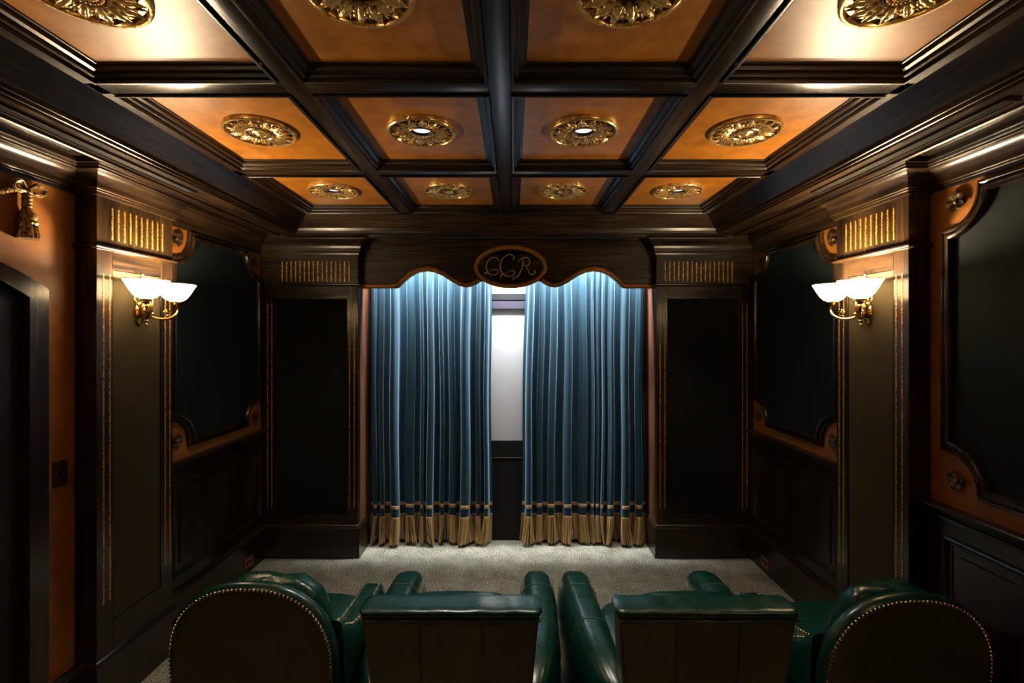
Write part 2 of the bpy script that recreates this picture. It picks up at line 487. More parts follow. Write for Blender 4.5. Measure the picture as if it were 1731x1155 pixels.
# wainscot, chair rail, baseboard on the side walls
rail_prof = [(0.0, 1.055), (0.012, 1.06), (0.014, 1.075), (0.024, 1.085), (0.030, 1.10), (0.045, 1.108), (0.050, 1.118), (0.048, 1.128), (0.040, 1.133), (0.0, 1.135)]
base_prof = [(0.0, 0.0), (0.025, 0.0), (0.025, 0.255), (0.028, 0.262), (0.022, 0.272), (0.018, 0.285), (0.010, 0.292), (0.0, 0.295)]
def frame_rect(name, s, y0, y1, z0, z1, prof, mat, parent):
    v, f = sweep_geo([(y0, z0), (y1, z0), (y1, z1), (y0, z1)], prof, lambda a, b_, w: (s * (WX - 0.018 - w), a, b_), closed=True)
    return link_mesh(name, v, f, mat, parent, smooth=25)
wp_prof = [(0.0, 0.0), (0.0, 0.014), (0.008, 0.018), (0.016, 0.014), (0.022, 0.006), (0.030, 0.006), (0.036, -0.002)]
nr = 4
WAIN = {}
for s, nm in ((-1, 'left'), (1, 'right')):
    o = bpy.data.objects.new('trim_%d' % nr, None); COL.objects.link(o); nr += 1
    o.location = (s * WX, 0, 0); WAIN[s] = tag(o, 'dark wood panelled wainscot on the %s wall' % nm, kind='structure')
DOOR_Y1 = 2.272
for s, nm in ((-1, 'left'), (1, 'right')):
    runs = [(PY1, YF)] + ([(YB, PY0)] if s > 0 else [(YB, 1.16), (DOOR_Y1, PY0)])
    for i, (a, c_) in enumerate(runs):
        far = i == 0
        if not (s < 0 and i == 2):
            box('wainscot_board', s * WX, s * (WX - 0.018), a, c_, 0.0, 1.06, wood_z, WAIN[s])
            v, f = sweep_geo([(s * (WX - 0.018), a), (s * (WX - 0.018), c_)], [(-u * (-1 if s > 0 else 1), w) for u, w in rail_prof], lambda p, q, w: (p, q, w))
            o = link_mesh('trim_%d' % nr, v, f, wood_y, None, smooth=25); nr += 1
            tag(o, 'dark wood chair rail on the %s wall %s' % (nm, 'beside the front column' if far else 'near the viewer'), kind='structure')
            if far: pan = [(a + 0.12, c_ - 0.05)]
            else: pan = [(y_ + 0.06, y_ + 0.86) for y_ in ((1.48, 0.52, -1.50, -2.40) if s > 0 else (0.30, -1.50, -2.40))]
            for y0, y1 in pan:
                frame_rect('panel_moulding', s, y0, y1, 0.38, 0.985, wp_prof, wood_z, WAIN[s])
                box('raised_panel', s * (WX - 0.017), s * (WX - 0.026), y0 + 0.07, y1 - 0.07, 0.45, 0.915, wood_z, WAIN[s], 0.004, 1)
        v, f = sweep_geo([(s * (WX - 0.018), a), (s * (WX - 0.018), c_)], [(-u * (-1 if s > 0 else 1), w) for u, w in base_prof], lambda p, q, w: (p, q, w))
        o = link_mesh('baseboard_%s' % nm, v, f, wood_y, None, smooth=25)
        tag(o, 'tall dark wood baseboard on the %s wall %s' % (nm, ('under the front alcove', 'near the viewer', 'beside the door')[i]), kind='structure')

# ---------------------------------------------------------------- door in the left wall
dz, dx = 2.168, -WX
dc = 1.717; hw = 0.455; cw = 0.10
def arch_z(y, half, spring, rise):
    Rr = (half * half + rise * rise) / (2 * rise)
    return spring + math.sqrt(max(0, Rr * Rr - (y - dc) ** 2)) - (Rr - rise)
door = tag(bpy.data.objects.new('door_1', None), 'dark arched wooden door in the left wall', kind='structure'); COL.objects.link(door)
door.location = (dx, dc, 0)
outer = [(dc + hw + cw, 0.0), (dc + hw + cw, dz)] + [(dc + hw + cw - t * (2 * (hw + cw)) / 16, arch_z(dc + hw + cw - t * (2 * (hw + cw)) / 16, hw + cw, dz, 0.15)) for t in range(1, 16)] + [(dc - hw - cw, dz), (dc - hw - cw, 0.0)]
inner = [(dc + hw, 0.0), (dc + hw, dz - 0.045)] + [(dc + hw - t * 2 * hw / 16, arch_z(dc + hw - t * 2 * hw / 16, hw, dz - 0.045, 0.125)) for t in range(1, 16)] + [(dc - hw, dz - 0.045), (dc - hw, 0.0)]
def casing_geo(i0, i1):
    V = []; Fc = []
    for i in range(i0, i1 + 1):
        for (y, z), w in ((outer[i], 0.0), (outer[i], 0.045), (inner[i], 0.055), (inner[i], -0.0)):
            V.append(Vector((dx + w, y, z)))
    n = i1 - i0 + 1
    for i in range(n - 1):
        for t in range(3): Fc.append((4 * i + t, 4 * i + 4 + t, 4 * i + 5 + t, 4 * i + 1 + t))
    return V, Fc
for i0, i1 in ((0, 1), (1, 17), (17, 18)):
    v, f = casing_geo(i0, i1)
    link_mesh('door_casing', v, f, wood_z, door)
for k in range(6):
    y0 = dc - hw + k * 2 * hw / 6 + 0.003; y1 = dc - hw + (k + 1) * 2 * hw / 6 - 0.003
    V = []
    for y in (y0, (y0 + y1) / 2, y1):
        zt = arch_z(y, hw, dz - 0.045, 0.125) - 0.002
        V += [Vector((dx + 0.002, y, 0.01)), Vector((dx + 0.014, y, 0.01)), Vector((dx + 0.014, y, zt)), Vector((dx + 0.002, y, zt))]
    Fc = [(0, 1, 2, 3), (11, 10, 9, 8)]
    for i in range(2):
        for t in range(4): Fc.append((4 * i + t, 4 * i + (t + 1) % 4, 4 * i + 4 + (t + 1) % 4, 4 * i + 4 + t))
    link_mesh('plank', V, Fc, door_w, door)

# ---------------------------------------------------------------- pilasters on the side walls
def plinth_geo(x0, x1, y0, y1):
    pass
BAYS = [(PY0, PY1, ''), (-0.575, -0.025, ' behind the viewer')]
nx_prof = [(0.0, 2.392), (0.010, 2.396), (0.016, 2.404), (0.016, 2.412), (0.008, 2.418), (0.0, 2.42)]
for s, nm, PA, PB, wh in [(s_, n_, a_, b_, w_) for s_, n_ in ((-1, 'left'), (1, 'right')) for a_, b_, w_ in BAYS]:
    P = empty('pilaster', (s * 2.11, (PA + PB) / 2, 0), 'dark wood pilaster with gilt flutes that carries the %s sconce%s' % (nm, wh), 'pilaster')
    fx = s * PX; bx = s * WX
    box('core', bx, fx + s * 0.02, PA + 0.004, PB - 0.004, 0, 2.82, wood_z, P)
    st = 0.100
    box('stile', bx, fx, PA, PA + st, 0.29, 2.40, wood_z, P, 0.002, 1)
    box('stile', bx, fx, PB - st, PB, 0.29, 2.40, wood_z, P, 0.002, 1)
    box('top_rail', bx, fx, PA + st, PB - st, 2.30, 2.40, wood_y, P)
    box('bottom_rail', bx, fx, PA + st, PB - st, 0.29, 0.45, wood_y, P)
    box('fabric_panel', fx + s * 0.03, fx + s * 0.003, PA + st + 0.003, PB - st - 0.003, 0.453, 2.297, cloth_olive, P, 0.003, 1)
    box('frieze', bx, fx, PA, PB, 2.42, 2.70, wood_z, P, 0.002, 1)
    v, f = sweep_geo([(bx, PA), (fx, PA), (fx, PB), (bx, PB)], [((-1 if s < 0 else 1) * (u + 0.001), w) for u, w in nx_prof], lambda a, b_, w: (a, b_, w))
    link_mesh('neck_moulding', v, f, wood_y, P)
    v, f = sweep_geo([(bx, PA), (fx, PA), (fx, PB), (bx, PB)], [((-1 if s < 0 else 1) * (u - 0.009), w) for u, w in base_prof[1:]] , lambda a, b_, w: (a, b_, w))
    link_mesh('plinth', v, f, wood_y, P)
    for yy in (PA + 0.042, PA + 0.081, PB - 0.065, PB - 0.025):
        box('gilt_line', fx + s * 0.004, fx - s * 0.0012, yy - 0.0048, yy + 0.0048, 0.56, 2.27, gilt_line, P)
    for k in range(10):
        yy = PA + 0.098 + k * (0.365 / 9)
        box('gilt_flute', fx + s * 0.004, fx - s * 0.0015, yy - 0.0055, yy + 0.0055, 2.455, 2.625, gilt_line, P, 0.0015, 1)

# ---------------------------------------------------------------- columns that flank the stage
for s, nm in ((-1, 'left'), (1, 'right')):
    C = empty('stage_column', (s * 1.735, 4.45, 0), 'broad dark wood column with black cloth panel %s of the curtains' % nm, 'column')
    xo, xi = s * (WX - 0.001), s * 1.31
    yb = YS - 0.002
    yf = YF
    box('core', xo, xi + s * 0.004, yf + 0.05, yb, 0, 2.82, wood_z, C)
    sto, sti = 0.135, 0.098
    box('stile', xo, xo - s * sto, yf, yf + 0.06, 0.29, 2.392, wood_z, C, 0.002, 1)
    box('stile', xi, xi + s * sti, yf, yf + 0.06, 0.29, 2.392, wood_z, C, 0.002, 1)
    box('return_panel', xi - s * 0.0, xi + s * 0.01, yf + 0.06, yb, 0.29, 2.82, wood_r, C)
    box('top_rail', xo - s * sto, xi + s * sti, yf, yf + 0.06, 2.275, 2.392, wood_x, C)
    box('bottom_rail', xo - s * sto, xi + s * sti, yf, yf + 0.06, 0.29, 0.39, wood_x, C)
    box('fabric_panel', xo - s * (sto + 0.003), xi + s * (sti + 0.003), yf + 0.006, yf + 0.05, 0.393, 2.272, cloth_black, C, 0.003, 1)
    box('frieze', xo, xi, yf, yf + 0.06, 2.41, 2.70, wood_x, C, 0.002, 1)
    sg = 1 if s > 0 else -1
    pth = [(xo, yf), (xi, yf), (xi, yf + 0.24)]
    v, f = sweep_geo(pth, [(sg * (u * 0.8 + 0.001), w - 0.008) for u, w in nx_prof], lambda a, b_, w: (a, b_, w))
    link_mesh('neck_moulding', v, f, wood_x, C)
    v, f = sweep_geo([(xo, yf), (xi, yf), (xi, yf + 0.30)], [(sg * (u - 0.009), w) for u, w in base_prof[1:]], lambda a, b_, w: (a, b_, w))
    grain_runs(link_mesh('plinth', v, f, wood_x, C))
    for xx in (xi + s * 0.033, xi + s * 0.075, xo - s * 0.060, xo - s * 0.097):
        box('gilt_line', xx - 0.0042, xx + 0.0042, yf + 0.004, yf - 0.0012, 0.435, 2.235, gilt_line, C)
    for k in range(16):
        xx = s * (1.389 + 0.587 * k / 15)
        box('gilt_flute', xx - 0.0055, xx + 0.0055, yf + 0.004, yf - 0.0015, 2.425, 2.605, gilt_line, C, 0.0015, 1)

# ---------------------------------------------------------------- screen between the curtains
SC = empty('projection_screen', (0, YS, 0), 'white projection screen in a black frame behind the curtains', 'screen')
box('screen_surface', -1.2, 1.2, YS - 0.020, YS - 0.008, 0.95, 2.21, screen_white, SC)
box('masking_top', -1.28, 1.28, YS - 0.05, YS - 0.001, 2.292, 2.353, matte_black, SC)
box('roller_case', -1.28, 1.28, YS - 0.045, YS - 0.001, 2.206, 2.291, screen_case, SC, 0.004, 1)
box('masking_bottom', -1.28, 1.28, YS - 0.04, YS - 0.001, 0.80, 0.95, matte_black, SC)
for s in (-1, 1): box('masking_side', s * 1.2, s * 1.28, YS - 0.04, YS - 0.001, 0.951, 2.205, matte_black, SC)
LP = tag(box('baffle_panel', -1.29, 1.29, YS - 0.035, YS - 0.002, 0.0, 0.785, black_felt), 'charcoal felt panel below the white screen', 'panel')
box('top_trim', -1.29, 1.29, YS - 0.037, YS - 0.002, 0.785, 0.793, plain('pale_trim_strip', (0.5, 0.5, 0.48), 0.5), LP)

# ---------------------------------------------------------------- valance with gilt border and monogram plaque
VY = 4.36
vsx = VY / F
def vp(px, py): return ((px - 868) * vsx + CAMX, EYE - (py - 568) * vsx)
half_px = [(622 - 3, 488), (671, 488), (675, 486), (684, 477), (696, 467), (709, 461), (722, 459), (735, 461), (749, 467), (764, 477), (776, 483.5), (787, 486.5), (797, 485), (806, 481), (812, 476.5)]
cpx = 863.0
oval_lo = [(cpx + 62 * math.cos(a), 451.5 + 36 * math.sin(a)) for a in [R(180 - 36 - t * (108 / 14.0)) for t in range(1, 14)]]
full = half_px + oval_lo + [(2 * cpx - x, y) for x, y in half_px[::-1]]
edge = [vp(*p) for p in full]
edge[0] = (-1.309, edge[0][1]); edge[-1] = (1.309, edge[-1][1])
VAL = empty('valance', (0, VY + 0.02, 0), 'dark wood valance with scalloped gilt edge above the curtains', 'valance')
V = []; Fc = []
for x, z in edge:
    V += [Vector((x, VY, z + 0.004)), Vector((x, VY, 2.82)), Vector((x, VY + 0.04, 2.82)), Vector((x, VY + 0.04, z + 0.004))]
n = len(edge)
for i in range(n - 1):
    for t in range(4): Fc.append((4 * i + t, 4 * i + 4 + t, 4 * i + 4 + (t + 1) % 4, 4 * i + (t + 1) % 4))
Fc += [(0, 1, 2, 3), tuple(4 * (n - 1) + t for t in (3, 2, 1, 0))]
link_mesh('board', V, Fc, wood_x, VAL)
bprof = [(0.0, 0.002), (-0.0, -0.012), (0.006, -0.018), (0.020, -0.021), (0.034, -0.018), (0.040, -0.010), (0.040, 0.002)]
def side_border(pts):
    v, f = sweep_geo(pts, bprof, lambda a, b_, w: (a, VY + w, b_), maxm=1.6)
    return link_mesh('gilt_border', v, f, gilt_edge, VAL)
nl = len(half_px)
side_border(edge[:nl]); side_border(edge[-nl:])
ov = [vp(cpx + 62 * math.cos(R(t * 7.5)), 451.5 - 36.5 * math.sin(R(t * 7.5))) for t in range(48)]
PLQ_prof = [(0.0, 0.002), (0.0, -0.016), (0.006, -0.024), (0.020, -0.028), (0.032, -0.024), (0.038, -0.014), (0.038, 0.0)]
v, f = sweep_geo(ov, PLQ_prof, lambda a, b_, w: (a, VY + w, b_), closed=True)
plq = link_mesh('plaque_rim', v, f, gilt_edge, VAL)
rx, rz = 62 * vsx - 0.03, 36.5 * vsx - 0.03
ccx, ccz = vp(cpx, 451.5)
V = [Vector((ccx, VY - 0.012, ccz))]; Fc = []
for k in range(48):
    a = 2 * PI * k / 48
    V += [Vector((ccx + 0.8 * rx * math.cos(a), VY - 0.010, ccz + 0.8 * rz * math.sin(a))), Vector((ccx + rx * math.cos(a), VY - 0.006, ccz + rz * math.sin(a)))]
for k in range(48):
    j = (k + 1) % 48
    Fc += [(0, 1 + 2 * k, 1 + 2 * j), (1 + 2 * k, 2 + 2 * k, 2 + 2 * j, 1 + 2 * j)]
pl = link_mesh('plaque_face', V, Fc, plain('black_lacquer', (0.006, 0.008, 0.010), 0.18, coat=0.6), VAL); pl['label'] = 'black oval plaque lettered CCR'
strokes = {
 'letter_c': [[(580, 490), (600, 470), (590, 445), (540, 435), (470, 455), (420, 520), (405, 590), (425, 660), (465, 710), (520, 722), (575, 705), (598, 670), (585, 640), (540, 628), (490, 640), (465, 655)], [(372, 688), (400, 697), (430, 680)]],
 'letter_c_tall': [[(830, 465), (858, 455), (855, 425), (820, 395), (780, 388), (720, 410), (660, 470), (630, 560), (645, 650), (690, 710), (760, 742), (830, 730), (868, 690), (855, 655), (820, 645), (760, 665), (715, 695)], [(622, 716), (672, 714)], [(646, 716), (634, 782)]],
 'letter_r': [[(1000, 460), (1000, 520), (985, 600), (950, 690), (910, 745), (860, 765), (838, 750)], [(840, 750), (845, 800)], [(930, 510), (935, 470), (965, 465), (1000, 440), (1050, 435), (1095, 460), (1110, 510), (1090, 555), (1040, 565), (1003, 560)], [(1030, 562), (1070, 610), (1095, 670), (1125, 705), (1165, 710), (1195, 680), (1190, 650), (1165, 655)]]}
letter_gold = gold_mat('gilt_lettering', (0.62, 0.40, 0.14), (0.25, 0.13, 0.05), 0.3, 0.4, 0.4)
for nm_, sts in strokes.items():
    parts = []
    for st_ in sts:
        pts = [vp(780 + a / 9.624, 390 + b_ / 9.624 + 0.5) for a, b_ in st_]
        pts = catmull([(x, VY - 0.013, z) for x, z in pts], 5)
        parts.append(tube_geo(pts, lambda t: 0.0032 + 0.0022 * math.sin(PI * t), 6))
    v, f = join_geo(parts)
    lo = link_mesh(nm_, v, f, letter_gold, pl)
# light strip on the back of the valance head
LS = tag(box('light_strip', -1.27, 1.27, VY + 0.047, VY + 0.085, 2.745, 2.775, strip_on), 'long white light strip hidden behind the valance', 'light')
box('housing', -1.28, 1.28, VY + 0.041, VY + 0.09, 2.776, 2.81, matte_black, LS)

# ---------------------------------------------------------------- curtains
CY = 4.53
def make_fold(seed, n):
    rnd = random.Random(seed)
    w = [rnd.choice((0.55, 0.8, 1.0, 1.3, 1.7)) * rnd.uniform(0.9, 1.1) for _ in range(n)]
    d = [rnd.uniform(0.45, 1.2) for _ in range(n)]
    lean = [rnd.uniform(-0.5, 0.5) for _ in range(n)]
    e = [rnd.uniform(0.75, 1.35) for _ in range(n)]
    tot = sum(w); edges = [0]
    for q in w: edges.append(edges[-1] + q / tot)
    return edges, d, lean, e
def curtain(name, xa_top, xb_top, xa_bot, xb_bot, seed, nf, label):
    edges, dep, lean, ex = make_fold(seed, nf)
    def pt(t, z, off=0.0):
        k = 0
        while k < nf - 1 and t > edges[k + 1]: k += 1
        lt = (t - edges[k]) / (edges[k + 1] - edges[k])
        h = 1 - z / 2.8
        wid = (edges[k + 1] - edges[k]) * 1.14
        bulge = (0.5 - 0.5 * math.cos(2 * PI * lt))           # 0 in the valley, 1 at the front of the fold
        sh = bulge ** ex[k]
        amp = min(0.125, (0.085 + 0.028 * h) * dep[k] * (0.55 + 5.0 * wid))
        y = CY + 0.058 - amp * sh - 0.006 * math.sin(13 * t * 2 * PI + seed) * (0.4 + 0.6 * h)
        xw = 0.20 * wid * math.sin(4 * PI * lt) * (0.35 + 0.65 * h) * 0.6
        xl = lean[k] * 0.06 * h * bulge
        xa = xa_top + (xa_bot - xa_top) * h; xb = xb_top + (xb_bot - xb_top) * h
        x = xa + (xb - xa) * t + xw + xl + 0.006 * math.sin(3 * z + 7 * t)
        return Vector((max(min(x, 1.30), -1.30), y - off, z))
    C = empty(name, ((xa_bot + xb_bot) / 2, CY, 0), label, 'curtain', 'stage curtains')
    def sheet(nm_, z0, z1, nz, off, mat, nx=nf * 26):
        V = [pt(i / nx, z0 + (z1 - z0) * j / nz, off) for j in range(nz + 1) for i in range(nx + 1)]
        Fc = [(j * (nx + 1) + i, j * (nx + 1) + i + 1, (j + 1) * (nx + 1) + i + 1, (j + 1) * (nx + 1) + i) for j in range(nz) for i in range(nx)]
        return link_mesh(nm_, V, Fc, mat, C, smooth=80)
    sheet('drape', 0.10, 2.78, 30, 0.0, velvet)
    def braid(z0, z1):
        nx = nf * 26; V = []; Fc = []
        for i in range(nx + 1):
            for z, o_ in ((z0, 0.001), (z0, 0.007), ((z0 + z1) / 2, 0.009), (z1, 0.007), (z1, 0.001)):
                V.append(pt(i / nx, z, o_))
        for i in range(nx):
            for t in range(4): Fc.append((5 * i + t, 5 * i + 5 + t, 5 * i + 6 + t, 5 * i + 1 + t))
        return link_mesh('braid_trim', V, Fc, trim_gold, C, smooth=60)
    braid(0.352, 0.382); braid(0.262, 0.276)
    # bullion fringe: fine cords hanging to the carpet
    rnd = random.Random(seed + 5); parts = []
    ns = 330
    for layer in range(2):
        for i in range(ns):
            t = (i + rnd.random()) / ns
            p0 = pt(t, 0.268, 0.008 + 0.006 * layer)
            g = (math.sin(t * nf * 2 * PI * 0.5 + seed) + 0.7 * math.sin(t * nf * 2 * PI * 1.3 + 1)) * 0.022
            zb = 0.022 + rnd.random() * 0.022
            p1 = pt(t, 0.16, 0.012 + 0.006 * layer) + Vector((g * 0.35 + rnd.uniform(-0.003, 0.003), 0, 0))
            p2 = pt(t, zb, 0.010 + 0.006 * layer) + Vector((g + rnd.uniform(-0.006, 0.006), rnd.uniform(-0.008, 0.004), 0))
            p1.x = max(min(p1.x, 1.30), -1.30); p2.x = max(min(p2.x, 1.30), -1.30)
            parts.append(tube_geo([p0, p1, p2], lambda q: 0.0034, 4, cap=False))
    v, f = join_geo(parts)
    fr = link_mesh('bullion_fringe', v, f, fringe_gold, C)
    fr['kind'] = 'stuff'
    return C
curtain('curtain', -1.295, -0.155, -1.295, -0.150, 3, 11, 'teal velvet curtain with gold fringe on the left of the screen')
curtain('curtain', 0.170, 1.295, 0.122, 1.295, 11, 11, 'teal velvet curtain with gold fringe on the right of the screen')

# ---------------------------------------------------------------- framed fabric panels with scooped corners and rosettes
fr_prof = [(-0.030, 0.0), (-0.030, 0.016), (-0.024, 0.024), (-0.014, 0.026), (-0.008, 0.020), (0.0, 0.020), (0.006, 0.034), (0.016, 0.038), (0.026, 0.034), (0.030, 0.022), (0.030, 0.004)]
def scoop_path(y0, y1, z0, z1, r, n=10):
    pts = []
    def arc(cy, cz, a0, a1):
        for k in range(n + 1):
            a = R(a0 + (a1 - a0) * k / n); pts.append((cy + r * math.cos(a), cz + r * math.sin(a)))
    arc(y0, z0, 90, 0); arc(y1, z0, 180, 90); arc(y1, z1, 270, 180); arc(y0, z1, 0, -90)
    return pts
def wall_panel(s, y0, y1, z0, z1, r, label):
    W = empty('wall_panel', (s * (WX - 0.02), (y0 + y1) / 2, z0), label, 'wall panel')
    pts = scoop_path(y0, y1, z0, z1, r)
    V = [Vector((s * (WX - 0.010), (y0 + y1) / 2, (z0 + z1) / 2))] + [Vector((s * (WX - 0.010), a, b_)) for a, b_ in pts]
    n = len(pts)
    V += [Vector((s * (WX - 0.001), a, b_)) for a, b_ in pts]
    Fc = [(0, 1 + k, 1 + (k + 1) % n) for k in range(n)] + [(1 + k, 1 + n + k, 1 + n + (k + 1) % n, 1 + (k + 1) % n) for k in range(n)]
    link_mesh('fabric', V, Fc, cloth_teal, W)
    v, f = sweep_geo(pts, fr_prof, lambda a, b_, w: (s * (WX - w), a, b_), closed=True, maxm=1.8)
    link_mesh('frame', v, f, wood_z, W, smooth=30)
    return W
wall_panel(-1, 3.13, 4.20, 1.225, 2.635, 0.195, 'dark teal fabric panel in scooped wood frame on the left wall')
wall_panel(1, 3.13, 4.20, 1.225, 2.635, 0.195, 'dark teal fabric panel in scooped frame between right sconce and right column')
wall_panel(1, 0.12, 2.345, 1.235, 2.622, 0.185, 'large dark fabric panel on the right wall nearest the viewer')

# rosette: local x is out of the wall
def rosette_meshes():
    disc_v, disc_f = lathe_geo([(0.0, 0.008), (0.030, 0.008), (0.034, 0.004), (0.034, 0.0)], 20)
    pv, pf = [], []
    nu, nv = 6, 5
    for i in range(nu + 1):
        t = i / nu; rr = 0.012 + 0.036 * t
        half = 0.0175 * math.sin(PI * (0.18 + 0.72 * t)) * (0.6 + 0.75 * t)
        for j in range(nv):
            q = j / (nv - 1) * 2 - 1
            z = 0.010 + 0.010 * math.sin(PI * t * 0.95) - 0.007 * (1 - q * q) * math.sin(PI * t) + 0.005 * t
            pv.append(Vector((rr, q * half, z)))
    pf = [(i * nv + j, (i + 1) * nv + j, (i + 1) * nv + j + 1, i * nv + j + 1) for i in range(nu) for j in range(nv - 1)]
    cv, cf = ellipsoid_geo(0, 0, 0.012, 0.012, 0.012, 0.010, 10, 6)
    return (disc_v, disc_f), (pv, pf), (cv, cf)
RM = rosette_meshes()
PET = None
def rosette(s, y, z, label):
    global PET
    E = empty('rosette', (s * WX, y, z), label, 'rosette', 'carved wall rosettes')
    E.rotation_euler = (0, R(-90 if s > 0 else 90), 0)
    link_mesh('backing', RM[0][0], RM[0][1], bronze, E, local=True)
    link_mesh('center_boss', RM[2][0], RM[2][1], gilt_dark, E, local=True)
    if PET is None:
        p = link_mesh('petal', RM[1][0], RM[1][1], bronze, E, local=True); PET = p.data
        k0 = 1
    else: k0 = 0
    for k in range(k0, 6): share('petal', PET, E, rot=(0, 0, 2 * PI * k / 6))
for s, nm in ((-1, 'left'), (1, 'right')):
    for y, yn in ((3.185, 'beside the sconce pilaster'), (4.15, 'beside the stage column')):
        for z, zn in ((2.585, 'upper'), (1.262, 'lower')):
            rosette(s, y, z, 'dark bronze rosette at the %s corner of the %s alcove panel %s' % (zn, nm, yn))
rosette(1, 2.301, 2.587, 'upper dark rosette at the corner of the nearest right wall panel')
rosette(1, 2.301, 1.262, 'lower dark rosette at the corner of the nearest right wall panel')

# ---------------------------------------------------------------- ceiling medallions
def leaf_geo(r0, r1, width, z0, lift, lobes=3, nu=12, nv=13):
    """acanthus leaf: fluted, lobed along the edge, tip curling away from the ceiling"""
    V = []; Fc = []
    for i in range(nu + 1):
        t = i / nu
        env = (0.35 + 0.75 * math.sin(PI * min(1, 0.10 + 0.72 * t)))
        w = width * env * (1 + 0.20 * math.cos(lobes * 2 * PI * t))
        if t > 0.9: w *= 1 - 5.5 * (t - 0.9)
        for j in range(nv):
            q = j / (nv - 1) * 2 - 1
            rid = 0.0036 * math.cos(q * 3 * PI) * math.sin(PI * min(1, 0.15 + 0.75 * t))
            prof_ = lift * (0.35 + 0.65 * math.sin(PI * (0.05 + 0.80 * t)))
            z = -(z0 + prof_ * (1 - 0.75 * q * q) + rid)
            fan = 0.016 * (1 - abs(q) ** 1.5) * t - 0.006 * t * (0.5 - 0.5 * math.cos(q * 4 * PI))
            V.append(Vector((r0 + (r1 - r0) * t * (1 - 0.10 * q * q) + fan, q * w, z)))
    for i in range(nu):
        for j in range(nv - 1): Fc.append((i * nv + j, (i + 1) * nv + j, (i + 1) * nv + j + 1, i * nv + j + 1))
    return V, Fc
def ring(prof, n=40): return lathe_geo(prof, n)
MM = {}
def cached(key, geo, mat, parent, smooth=35, **kw):
    if key not in MM:
        o = link_mesh(key, geo()[0], geo()[1], mat, parent, local=True, smooth=smooth)
        MM[key] = o.data
        if kw: o.rotation_euler = kw.get('rot', (0, 0, 0))
        return o
    return share(key, MM[key], parent, rot=kw.get('rot', (0, 0, 0)))
rows = ['front', 'middle', 'nearest']; cols = ['far left', 'inner left', 'inner right', 'far right']
for row, cidx, (mx_, my_) in MED:
    kind = 'lit' if (row, cidx) in LIT else ('glass' if (row, cidx) in GLASS else 'boss')
    what = {'lit': 'with lit lamp', 'glass': 'with dark glass centre', 'boss': 'with beaded boss'}[kind]
    E = empty('ceiling_medallion', (mx_, my_, ZP), 'gilt leaf medallion %s, %s coffer of the %s row' % (what, cols[cidx], rows[row]), 'medallion', 'ceiling medallions')
    E.scale = (1.04, 1.04, 1.0)
    cached('rim', lambda: ring([(0.168, 0.0), (0.1685, -0.010), (0.1665, -0.017), (0.161, -0.0215), (0.155, -0.0205), (0.151, -0.015), (0.150, -0.004)]), gilt_leaf, E)
    cached('dish', lambda: ring([(0.150, -0.006), (0.110, -0.009), (0.062, -0.006), (0.0565, -0.001), (0.0565, 0.010)]), gilt_dark, E)
    for k in range(14):
        cached('leaf', lambda: leaf_geo(0.064, 0.134, 0.0225, 0.008, 0.016), gilt_leaf, E, 85, rot=(0, 0, 2 * PI * k / 14))
    for k in range(14):
        cached('inner_leaf', lambda: leaf_geo(0.080, 0.136, 0.0120, 0.004, 0.011, 2, 8, 9), gilt_dark, E, 85, rot=(0, 0, 2 * PI * (k + 0.5) / 14))
    if kind == 'boss':
        cached('bead_ring', lambda: join_geo([ring([(0.066, -0.004), (0.066, -0.020), (0.060, -0.024), (0.055, -0.020), (0.053, -0.012)])] +
               [ellipsoid_geo(0.046 * math.cos(2 * PI * k / 26), 0.046 * math.sin(2 * PI * k / 26), -0.018, 0.0055, 0.0055, 0.006, 6, 4) for k in range(26)]), gilt_dark, E)
        cached('boss', lambda: ring([(0.057, -0.010), (0.040, -0.013), (0.038, -0.020), (0.030, -0.024), (0.026, -0.020), (0.020, -0.026), (0.008, -0.031), (0.0, -0.032)]), gilt_leaf, E)
    else:
        cached('lamp_ring', lambda: ring([(0.066, -0.006), (0.066, -0.016), (0.062, -0.020), (0.056, -0.018), (0.055, -0.008)]), gilt_dark, E)
        if kind == 'lit':
            cached('baffle', lambda: ring([(0.0555, -0.012), (0.0555, -0.004), (0.046, 0.006), (0.040, 0.008)]), matte_black, E)
            cached('lens', lambda: ring([(0.044, 0.005), (0.030, 0.001), (0.0, -0.001)]), lens_on, E)
            ld = bpy.data.lights.new('downlight', 'SPOT'); ld.energy = DOWN_W * (0.35 if row == 0 else 1.0); ld.color = DOWN_COL
            ld.spot_size = R(76); ld.spot_blend = 0.6; ld.shadow_soft_size = 0.03
            lo = bpy.data.objects.new('downlight', ld); COL.objects.link(lo); lo.parent = E; lo.location = (0, 0, -0.022)
        else:
            cached('baffle_ring', lambda: ring([(0.0555, -0.012), (0.0555, 0.0), (0.050, 0.006)]), matte_black, E)
            cached('dark_lens', lambda: ring([(0.0555, 0.004), (0.045, -0.002), (0.025, -0.007), (0.0, -0.009)]), lens_off, E)

